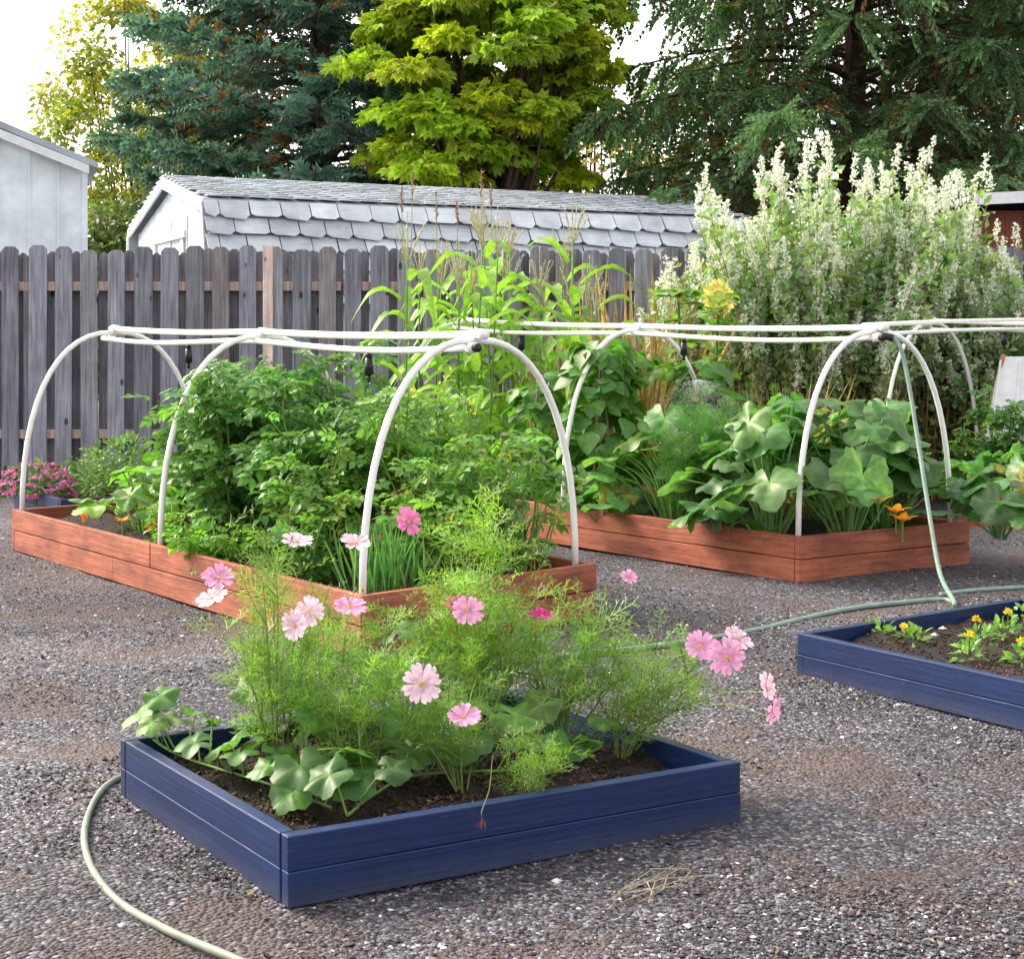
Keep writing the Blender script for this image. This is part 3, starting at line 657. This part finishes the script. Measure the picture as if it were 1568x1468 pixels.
squash('zucchini_plant', [bedB(.06, .45), bedB(.13, .25), bedB(.1, .8)], 34, .62, .82, .19, (.10, .23, .07), 80, [S(1372, 785, 9.7), S(1345, 768, 9.75), S(1382, 798, 9.65)])
squash('zucchini_plant', [bedB(.24, .85)], 24, .55, .80, .18, (.13, .29, .06), 81)
squash('zucchini_plant', [bedB(.37, .35)], 28, .58, .74, .18, (.13, .29, .07), 82)
squash('zucchini_plant', [bedB(-.05, .9)+[0.1, 0, 0]], 14, .5, .38, .17, (.08, .2, .065), 83)
squash('zucchini_plant', [bedB(.40, .06)+[-.05, 0, 0]], 12, .3, .25, .16, (.10, .24, .07), 91)
squash('zucchini_plant', [bedB(.14, .0)+[-.02, -.02, .05]], 7, .2, .2, .15, (.08, .2, .065), 92)
def feathery(name, base, h, spread, nst, nlf, ls, col, seed, flowers=(), fcols=(), faces=None, stemr=.0035, tp=None, lean=(0, 0), stemcol=None, buds=True):
    tp = tp or T_fea; r = np.random.default_rng(seed); b = B(); base = np.array(base); tips=[]; ln = np.array([*lean, 0.])
    sc_ = np.array(col)*[.9, .75, .8] if stemcol is None else np.array(stemcol)
    def foliate(P, n, lo, ls_):
        t = lo+(1-lo)*r.random(n)**.8; i = t*(len(P)-1); pk = np.stack([np.interp(i, np.arange(len(P)), P[:, j]) for j in range(3)], 1)
        a = r.uniform(0, 6.28, n); d = np.stack([np.cos(a), np.sin(a), r.uniform(-.1, 1.2, n)], 1)
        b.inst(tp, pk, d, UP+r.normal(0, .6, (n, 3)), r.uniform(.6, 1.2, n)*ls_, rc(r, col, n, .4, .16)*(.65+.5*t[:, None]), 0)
    for s_ in range(nst):
        az = r.uniform(0, 6.28); o = np.array([math.cos(az), math.sin(az), 0]); sp = spread*r.random()**.6; hh = h*r.uniform(.55, 1.12)*(1-.2*(sp/spread)**2)
        P = spline([base+o*.02, base+o*sp*.5+UP*hh*.45+ln*.3, base+o*sp*.85+UP*hh*.8+r.normal(0, .02, 3)+ln*.75, base+o*sp*1.1+UP*hh+ln], 18); tips.append(P)
        b.tube(P, np.linspace(stemr, stemr*.4, len(P)), 5, sc_, 1, False)
        foliate(P, nlf, .12, ls)
        for _ in range(3):
            p0 = P[r.integers(6, len(P)-2)]; dr = norm(np.array([*r.normal(0, .6, 2), 1])); L_ = r.uniform(.08, .2)*h/.5; Q = spline([p0, p0+dr*L_*.5, p0+dr*L_+[0, 0, .02]], 6)
            b.tube(Q, [stemr*.45, stemr*.3], 4, sc_, 1, False); foliate(Q, max(2, nlf//6), .1, ls*.8)
            if buds and r.random() < .5: e = Q[-1]; b.tube([e, e+[0, 0, .006], e+[0, 0, .012]], [.002, .0045, .001], 5, np.array(col)*[1.3, .8, 1], 1)
    for k, f in enumerate(flowers):
        f = np.array(f); pt = min((P[len(P)*2//3] for P in tips), key=lambda q: np.linalg.norm(q-f)); c = np.array(fcols[k]); big = 1.0
        if len(c) == 4: big = c[3]; c = c[:3]
        b.tube(spline([pt, (pt+f)/2+[r.normal(0, .01), 0, .02], f-[0, 0, .02], f], 10), .0015, 4, sc_, 1, False)
        nr = norm(np.array(faces[k]))
        dd = norm(np.cross(nr, rdir(r, 1)[0]))
        b.inst(T_flow, f[None], dd, nr, np.array([.052*big]), c[None], 2)
        b.inst(T_cen, (f+nr*.001)[None], dd, nr, np.array([.045*big]), np.array([[.75, .42, .03]]), 2)
    b.done(name, [M_leaf, M_stem, M_petal])
feathery('dill_plant', bedB(.27, .25), .72, .32, 22, 32, .15, (.08, .21, .055), 84, buds=False)
feathery('dill_plant', bedB(.31, .6), .75, .3, 18, 30, .15, (.08, .21, .055), 85, buds=False)

def vine(name, base, h, R, n, ls, col, seed):
    r = np.random.default_rng(seed); b = B(); base = np.array(base)
    for k in range(3): b.tube([base+[.3*math.cos(k*2.1)*R, .3*math.sin(k*2.1)*R, 0], base+UP*h*.98], .008, 5, (.25, .2, .13), 1)
    z = r.random(n)**.9*h; rr = R*(1-.55*z/h)*(.5+.5*r.random(n)); a = r.uniform(0, 6.28, n)
    pos = base+np.stack([np.cos(a)*rr, np.sin(a)*rr, z], 1); o = np.stack([np.cos(a), np.sin(a), -.6+r.normal(0, .2, n)], 1)
    hrt = ovate(5, .46, .2, .25, .05)
    b.inst(hrt, pos, o+r.normal(0, .3, (n, 3)), o*[1, 1, 0]+UP*.9+r.normal(0, .3, (n, 3)), r.uniform(.6, 1.2, n)*ls, rc(r, col, n, .35, .12), 0)
    b.done(name, [M_leaf, M_stem], True)
vine('bean_plant', bedB(.52, .3), 1.22, .38, 230, .16, (.09, .22, .05), 86)
vine('bean_plant', bedB(.6, .55), 1.28, .36, 200, .16, (.10, .24, .05), 87)
vine('bean_plant', bedB(.45, .75), 1.1, .33, 180, .15, (.09, .22, .05), 88)
vine('bean_plant', bedB(.66, .25), .95, .34, 180, .14, (.10, .24, .05), 89)
squash('pumpkin_plant', [bedB(.56, .5, 1.05)], 16, .42, .35, .14, (.15, .33, .06), 90)

def corn(name, base, h, seed):
    r = np.random.default_rng(seed); b = B(); base = np.array(base, float); lean = r.normal(0, .04, 2)
    top = base+[lean[0]*h, lean[1]*h, h]; b.tube(spline([base, (base+top)/2, top], 8), [.014, .006], 6, (.15, .27, .06), 1)
    for k in range(11):
        t = .12+.8*k/10; a = (k % 2)*math.pi+r.normal(0, .5)+seed; o = np.array([math.cos(a), math.sin(a), 0]); L_ = r.uniform(.5, .8)*(1-.25*t); lat = np.cross(o, UP)
        p0 = base+(top-base)*t; n = 9; s_ = np.linspace(0, 1, n); up0 = r.uniform(.7, 1.1); fall = r.uniform(.8, 1.6)
        mid = p0+o*(L_*(.1+.8*s_))[:, None]+UP*(L_*(up0*s_-fall*s_**2.2))[:, None]
        w = .062*np.sin(math.pi*np.minimum(1, (s_*.93+.07))**.7); e = mid+lat*w[:, None]+UP*(w*.5+.010*np.sin(s_*14))[:, None]; f = mid-lat*w[:, None]+UP*(w*.5+.010*np.cos(s_*13))[:, None]
        V = np.stack([e, mid, f], 1).reshape(-1, 3); L=[]
        for i in range(n-1): q_ = i*3; L += [q_, q_+1, q_+4, q_+3, q_+1, q_+2, q_+5, q_+4]
        c = np.array([.24, .43, .07])*r.uniform(.7, 1.3); b.raw(V, L, [4]*(2*(n-1)), c, 0)
    for k in range(9):
        a = r.uniform(0, 6.28); sp = .0 if k == 0 else r.uniform(.05, .14); q0 = top-[0, 0, .03]; q1 = q0+[math.cos(a)*sp, math.sin(a)*sp, r.uniform(.22, .34) if k else .42]
        P = spline([q0, (q0+q1)/2+[0, 0, .02], q1], 10); b.tube(P, .003, 4, (.42, .40, .22), 1)
        m = 14; u = r.random(m); pp = q0+(q1-q0)*u[:, None]; b.inst(T_nar, pp, (q1-q0)+rdir(r, m)*.15, rdir(r, m), np.full(m, .03), rc(r, (.48, .46, .26), m), 1)
    b.done(name, [M_leaf, M_stem], True)
r = np.random.default_rng(95)
for k in range(21):
    u = r.uniform(610, 935); Yc = r.uniform(13.1, 14.8); hh = r.uniform(1.55, 2.0) if k % 3 else r.uniform(1.85, 2.25); corn('corn_plant', [(u-784)/F*Yc, Yc, .1], hh, 100+k)

def sunflower(name, p, base, R, seed, nr=(0.35, -.9, .1)):
    r = np.random.default_rng(seed); b = B(); p = np.array(p); base = np.array(base); P = spline([base, (base+p)/2+[.03, 0, 0], p+[0, .05, -.05], p], 16)
    b.tube(P, .011, 6, (.1, .2, .05), 1); nr = norm(np.array(nr)); xx_ = norm(np.cross(nr, UP)); zz = np.cross(xx_, nr); n = 34; a = np.arange(n)*2.4
    o = xx_*np.cos(a)[:, None]+zz*np.sin(a)[:, None]; b.inst(T_ov, p+o*R*.4, o+nr*r.uniform(-.1, .3, (n, 1)), nr, r.uniform(.5, .7, n)*R, rc(r, (.85, .78, .2), n), 2)
    b.inst(T_cen, (p+nr*.004)[None], xx_, nr, np.array([R*3.0]), np.array([[.5, .5, .08]]), 2)
    m = 22; i = r.uniform(6, len(P)-3, m); pk = np.stack([np.interp(i, np.arange(len(P)), P[:, j]) for j in range(3)], 1); aa = r.uniform(0, 6.28, m)
    b.inst(ovate(5, .4, .2, .35), pk, np.stack([np.cos(aa), np.sin(aa), np.full(m, .2)], 1), UP, r.uniform(.16, .28, m), rc(r, (.16, .31, .05), m), 0)
    b.done(name, [M_leaf, M_stem, M_petal], True)
sunflower('sunflower', S(1102, 456, 12.4), (1.45, 12.9, .1), .14, 120, (.35, -.8, .15))
sunflower('sunflower', S(1040, 452, 12.9), (1.3, 13.1, .1), .06, 121, (.9, .5, .3))

def white_bush(name, bx, by, nst, seed, hts, spreadx, lean=0):
    r = np.random.default_rng(seed); b = B()
    for s_ in range(nst):
        fx = r.uniform(-1, 1); base = np.array([bx+fx*spreadx*.42, by+r.uniform(-.35, .35), 0]); hh = hts(fx)*r.uniform(.62, 1.0)
        tipp = base+[fx*spreadx*.6+r.normal(0, .08)+lean*hh, r.normal(-.05, .22), hh]
        P = spline([base, base*.5+tipp*.5+[-.04*fx, 0, .1], tipp], 18); b.tube(P, np.linspace(.009, .003, len(P)), 5, (.24, .15, .10), 1, False)
        def along(P, n, lo=0.0, hi=1.0):
            t = r.uniform(lo, hi, n); i = t*(len(P)-1); return t, np.stack([np.interp(i, np.arange(len(P)), P[:, j]) for j in range(3)], 1)
        nl = 95; t, pk = along(P, nl, .15, .97); d = rdir(r, nl)+[0, 0, .5]
        zrel = pk[:, 2:3]/hh
        cg = rc(r, (.26, .40, .17), nl, .25)*np.clip(zrel*1.5, 0, 1)+rc(r, (.28, .22, .07), nl, .4)*np.clip(1-zrel*1.6, 0, 1)
        b.inst(T_dia, pk+rdir(r, nl)*.08, d, UP+r.normal(0, .5, (nl, 3)), r.uniform(.06, .12, nl), cg, 0)
        for q_ in range(9):
            i0 = int(r.uniform(.45, .97)*(len(P)-1)) if q_ else len(P)-1; p0 = P[i0]; dirv = norm(np.array([r.normal(0, .38), r.normal(0, .38), 1.5])); Ls = r.uniform(.12, .26) if q_ else r.uniform(.2, .3)
            p1 = p0+dirv*Ls; b.tube([p0, p1], [.003, .0015], 4, (.3, .35, .2), 1, False)
            nf = int(Ls*240); u = r.random(nf)**1.1; w = (.04*(1-u*.8))[:, None]
            b.inst(T_dia, p0+(p1-p0)*(u*.95+.05)[:, None]+rdir(r, nf)*w, rdir(r, nf)+dirv*.5, rdir(r, nf), r.uniform(.028, .046, nf), rc(r, (.84, .87, .78), nf, .12, .04), 2)
    b.done(name, [M_leaf, M_stem, M_petal])
white_bush('white_flowering_bush', 2.75, 14.9, 88, 130, lambda f: 3.15-.5*abs(f)**1.5, 1.15)
white_bush('white_flowering_bush', 3.65, 15.2, 78, 131, lambda f: 3.12-.7*abs(f)**1.5, 1.0)
white_bush('white_flowering_bush', 4.9, 15.0, 45, 132, lambda f: 2.15-.3*abs(f), 1.0)
white_bush('white_flowering_bush', 1.95, 15.2, 36, 133, lambda f: 2.4-.5*abs(f), .75, -.03)
clump_tree('leafy_shrub', (3.2, 15.55, 0), (3.2, 15.55, 1.55), (1.65, .5, 1.2), 150, 90, .09, (.20, .33, .11), 134, T_dia, .8, (.2, .36), (.26, .27, .08), .04)
clump_tree('leafy_shrub', (5.0, 15.8, 0), (5.0, 15.8, .95), (1.2, .5, .8), 50, 80, .09, (.18, .28, .10), 135, T_dia, .8, (.2, .35), (.24, .22, .07), .04)
grassy('dry_grass', (1.18, 15.2, 0), .22, 2.05, 260, (.38, .26, .15), 136, .2)
grassy('dry_grass', (2.2, 13.6, 0), .25, 1.15, 220, (.44, .31, .2), 137, .2)
b = B(); r = np.random.default_rng(140)
for u, v in ((632, 270), (668, 300), (700, 310), (737, 265), (752, 285), (615, 290)):
    p1 = S(u, v, 14.2); p0 = p1*[1, 1, 0]+[r.normal(0, .05), 0, 0]; b.tube([p0, p1], [.008, .003], 5, (.2, .3, .1)); n = 26; uu = r.random(n)*.22
    b.inst(T_nar, p1-UP*uu[:, None], rdir(r, n)*.6+UP, rdir(r, n), np.full(n, .045), rc(r, (.36, .16, .12), n))
b.done('amaranth_plant', [M_stem])

squash('squash_plant', [(4.1, 12.9, .2), (4.6, 12.6, .2)], 26, .5, .45, .17, (.09, .22, .075), 141)
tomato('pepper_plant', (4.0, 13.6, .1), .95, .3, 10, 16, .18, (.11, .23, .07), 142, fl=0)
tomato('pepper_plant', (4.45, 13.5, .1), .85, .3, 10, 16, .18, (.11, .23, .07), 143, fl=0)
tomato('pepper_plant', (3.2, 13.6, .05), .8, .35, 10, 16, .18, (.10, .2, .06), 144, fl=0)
b = B(); a0 = np.array([4.02, 14.1, .55])
b.prism([a0, a0+[.9, 0, 0], a0+[.9, .25, .75], a0+[.22, .25, .75]], (0, .03, .01), (1, 1, 1), 0)
for k in range(5): b.box(a0+[.04+.2*k, -.012, .03], (.018, 0, 0), (.16-.03*k, .24, .70), (0, .01, -.004), (1, 1, 1), 0)
b.tube([a0+[-.12, .1, -.5], a0+[.24, .25, .78]], .02, 6, (1, 1, 1), 1); b.tube([a0+[1.0, .1, -.5], a0+[.9, .25, .78]], .02, 6, (1, 1, 1), 1)
b.done('cold_frame', [M_white, plain('orange_wood', (.5, .2, .11), .6)], False)

def mound(name, c, rad, n, ls, col, seed, fl=None, nf=0):
    r = np.random.default_rng(seed); b = B(); q = rdir(r, n); q[:, 2] = np.abs(q[:, 2]); pos = np.array(c)+q*rad*(r.random((n, 1))**.4)
    b.inst(T_ov, pos, q+r.normal(0, .4, (n, 3)), UP+r.normal(0, .5, (n, 3)), r.uniform(.6, 1.2, n)*ls, rc(r, col, n, .3), 0)
    if nf:
        q = rdir(r, nf); q[:, 2] = np.abs(q[:, 2]); pos = np.array(c)+q*rad*r.uniform(.92, 1.08, (nf, 1))
        for sh in range(4): b.inst(T_ov, pos, rdir(r, nf)*[1, 1, .4]+q*.4, q, r.uniform(.7, 1.1, nf)*ls*.65, rc(r, fl, nf, .3), 1)
    b.done(name, [M_leaf, M_petal])
mound('petunia_plant', (-3.98, 13.9, .15), np.array([.34, .3, .26]), 300, .07, (.08, .17, .05), 150, (.66, .18, .42), 170)
mound('rosemary_shrub', (-3.25, 13.9, .15), np.array([.42, .35, .5]), 900, .065, (.13, .24, .08), 151)
mound('rosemary_shrub', (-3.65, 14.4, .1), np.array([.3, .3, .42]), 500, .065, (.12, .22, .07), 152)
mound('hedge_plant', (-2.7, 14.6, .1), np.array([.35, .3, .4]), 500, .07, (.09, .19, .06), 153)

# cosmos in the front blue bed
PK = (.88, .40, .68); LP = (.93, .64, .82); MG = (.60, .03, .28)
CG = (.22, .38, .07); SC = (.17, .25, .065)
kw = dict(tp=T_fea2, stemcol=SC)
D = S
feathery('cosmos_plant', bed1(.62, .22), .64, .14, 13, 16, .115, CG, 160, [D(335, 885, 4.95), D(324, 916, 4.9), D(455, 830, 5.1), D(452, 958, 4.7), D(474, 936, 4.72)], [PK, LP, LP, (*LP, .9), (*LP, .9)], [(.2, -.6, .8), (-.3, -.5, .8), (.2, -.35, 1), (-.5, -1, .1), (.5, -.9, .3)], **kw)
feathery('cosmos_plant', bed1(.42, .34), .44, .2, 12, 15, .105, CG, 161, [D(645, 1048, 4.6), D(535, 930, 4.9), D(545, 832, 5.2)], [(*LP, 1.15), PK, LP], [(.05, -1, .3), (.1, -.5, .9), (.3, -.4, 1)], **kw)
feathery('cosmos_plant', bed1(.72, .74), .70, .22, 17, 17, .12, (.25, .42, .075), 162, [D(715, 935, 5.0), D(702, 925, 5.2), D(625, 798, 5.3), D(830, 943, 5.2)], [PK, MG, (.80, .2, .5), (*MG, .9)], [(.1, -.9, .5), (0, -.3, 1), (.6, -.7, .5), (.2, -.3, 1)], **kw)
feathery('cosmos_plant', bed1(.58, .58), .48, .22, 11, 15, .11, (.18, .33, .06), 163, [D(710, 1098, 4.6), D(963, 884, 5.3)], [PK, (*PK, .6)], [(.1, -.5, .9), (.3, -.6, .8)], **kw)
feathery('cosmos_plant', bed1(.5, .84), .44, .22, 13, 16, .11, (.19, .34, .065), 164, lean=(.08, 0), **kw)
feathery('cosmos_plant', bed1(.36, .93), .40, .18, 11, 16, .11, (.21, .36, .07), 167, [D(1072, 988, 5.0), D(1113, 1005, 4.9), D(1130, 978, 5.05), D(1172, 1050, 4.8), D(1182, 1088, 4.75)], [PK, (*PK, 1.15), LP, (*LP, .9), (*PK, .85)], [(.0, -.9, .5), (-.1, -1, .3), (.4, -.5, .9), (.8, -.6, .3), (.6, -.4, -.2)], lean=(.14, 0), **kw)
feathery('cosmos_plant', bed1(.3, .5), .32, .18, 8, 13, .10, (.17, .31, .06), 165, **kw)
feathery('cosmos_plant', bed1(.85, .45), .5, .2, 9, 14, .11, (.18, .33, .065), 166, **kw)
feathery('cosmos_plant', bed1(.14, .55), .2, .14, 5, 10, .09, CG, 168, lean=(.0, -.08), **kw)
def trail(name, pts, seed, n, ls, col, uph=(.03, .14)):
    r = np.random.default_rng(seed); b = B(); P = spline(pts, 40); b.tube(P, .0045, 5, (.16, .28, .07), 1)
    for k in range(n):
        p_ = P[int((k+r.random())/n*len(P)*.999)]; up = r.uniform(*uph); a = r.uniform(0, 6.28); o = np.array([math.cos(a), math.sin(a), 0]); q = p_+o*r.uniform(.03, .1)+UP*up
        b.tube(spline([p_, (p_+q)/2+UP*.02, q], 6), .003, 4, (.18, .3, .07), 1, False)
        b.inst(T_sq[r.integers(6)], q[None], o+r.normal(0, .2, 3)-UP*.3, UP+o*r.uniform(0, .6)+np.array([0, -.35, 0])+r.normal(0, .2, 3), np.array([ls*r.uniform(.55, 1.2)]), (np.array(col)*r.uniform(.6, 1.5)*[r.uniform(.9, 1.4), 1, 1])[None], 0)
    for k in range(6):
        p_ = P[r.integers(len(P))]; th_ = np.linspace(0, 9, 18); b.tube(p_+np.stack([.008*np.cos(th_)+.004*th_, .008*np.sin(th_), .008*th_], 1), .0009, 3, (.25, .4, .1), 1, False)
    b.done(name, [M_leaf, M_stem], True)
trail('squash_vine', [bed1(1.03, .05, .19), bed1(.88, .08, .15), bed1(.7, .12, .14), bed1(.5, .16, .14), bed1(.28, .2, .13)], 170, 16, .085, (.09, .22, .05))
trail('squash_vine', [bed1(.2, .2, .13), bed1(.3, .3, .14), bed1(.4, .45, .14), bed1(.3, .7, .14), bed1(.4, .9, .14)], 171, 16, .09, (.075, .19, .05))
trail('squash_vine', [bed1(.85, .3, .2), bed1(.8, .5, .3), bed1(.75, .7, .35), bed1(.7, .92, .3)], 172, 18, .09, (.08, .19, .07))
trail('squash_vine', [bed1(.6, .2, .16), bed1(.5, .35, .2), bed1(.45, .6, .2), bed1(.35, .8, .16)], 173, 14, .09, (.10, .24, .055))
b = B(); s0 = bed1(.15, .5, .14); e_ = S(738, 1252, 4.30); b.tube(spline([s0+[0, .1, .06], s0+[-.01, .0, .11], (s0+e_)/2+[0, -.01, .05], e_+[0, 0, .02], e_], 20), .0013, 5, (.17, .2, .08))
b.inst(T_nar, np.tile(e_, (10, 1)), rdir(rng, 10)*.5-UP, rdir(rng, 10), np.full(10, .028), rc(rng, (.28, .09, .12), 10, .4)); b.done('wilted_cosmos_stem', [M_stem])

r = np.random.default_rng(180)
for k, (u, v) in enumerate([(1398, 985), (1485, 1010), (1500, 985), (1563, 1015), (1540, 975), (1350, 975), (1600, 990), (1565, 950)]):
    c = Gp(u, v, .12); b = B(); n = 32; q_ = rdir(r, n); q_[:, 2] = np.abs(q_[:, 2]); pos = c+q_*[.06, .06, .07]*(r.random((n, 1))**.4)
    b.inst(T_ov, pos, q_+r.normal(0, .3, (n, 3)), UP+r.normal(0, .5, (n, 3)), r.uniform(.03, .055, n), rc(r, (.18, .36, .08), n, .3), 0)
    for j in range(1 if k < 5 else 0):
        f = c+[r.normal(0, .035), r.normal(-.02, .02), r.uniform(.07, .11)]; m = 22; q_ = rdir(r, m); q_[:, 2] = np.abs(q_[:, 2])
        b.inst(T_ov, f+q_*.004, q_, q_[:, [1, 2, 0]], np.full(m, .022), rc(r, (.85, .6, .03), m, .15), 1); b.tube([c, f], .0025, 4, (.1, .2, .05), 0)
    b.done('marigold_plant', [M_leaf, M_petal])
b = B()
for u, v in ((1445, 962), (1432, 972)): b.inst(T_st[1], Gp(u, v, .14)[None], (1, 0, 0), (0, 0, 1), np.array([.02]), np.array([[.4, .4, .4]]))
b.done('pale_rock', [M_stone])

# ------------------------------------------------------------------ light, sky, camera
sun_dir = norm(np.array([-.68, .38, .66])); el = math.asin(sun_dir[2]); az = math.atan2(sun_dir[0], sun_dir[1])
w = bpy.data.worlds.new('World'); scene.world = w; w.use_nodes = True; nt = w.node_tree; nt.nodes.clear()
out = nt.nodes.new('ShaderNodeOutputWorld'); bg = nt.nodes.new('ShaderNodeBackground'); sky = nt.nodes.new('ShaderNodeTexSky')
sky.sky_type = 'NISHITA'; sky.sun_disc = False; sky.sun_elevation = el; sky.sun_rotation = az % (2*math.pi); sky.dust_density = 3.0; sky.air_density = 1.0
hs = nt.nodes.new('ShaderNodeHueSaturation'); hs.inputs['Saturation'].default_value = .35; hs.inputs['Value'].default_value = 3.4
wm = nt.nodes.new('ShaderNodeMix'); wm.data_type = 'RGBA'; wm.blend_type = 'MULTIPLY'; wm.inputs[0].default_value = 1; wm.inputs[7].default_value = (1.09, 1.0, .92, 1)
nt.links.new(sky.outputs[0], hs.inputs['Color']); nt.links.new(hs.outputs[0], wm.inputs[6]); nt.links.new(wm.outputs[2], bg.inputs[0]); bg.inputs[1].default_value = .15
nt.links.new(bg.outputs[0], out.inputs[0])
sl = bpy.data.lights.new('sun', 'SUN'); sl.energy = 3.6; sl.angle = math.radians(18); sl.color = (1, .90, .70)
so = bpy.data.objects.new('sun', sl); scene.collection.objects.link(so)
so.rotation_euler = Vector((-sun_dir)).to_track_quat('-Z', 'Y').to_euler()
cam = bpy.data.cameras.new('camera'); co = bpy.data.objects.new('camera', cam); scene.collection.objects.link(co)
co.location = (0, 0, EYE); co.rotation_euler = (math.radians(90), 0, 0)
cam.sensor_width = 36; cam.lens = 36*F/1568; cam.shift_y = -204/1568; cam.clip_end = 1500; cam.clip_start = .05
scene.camera = co
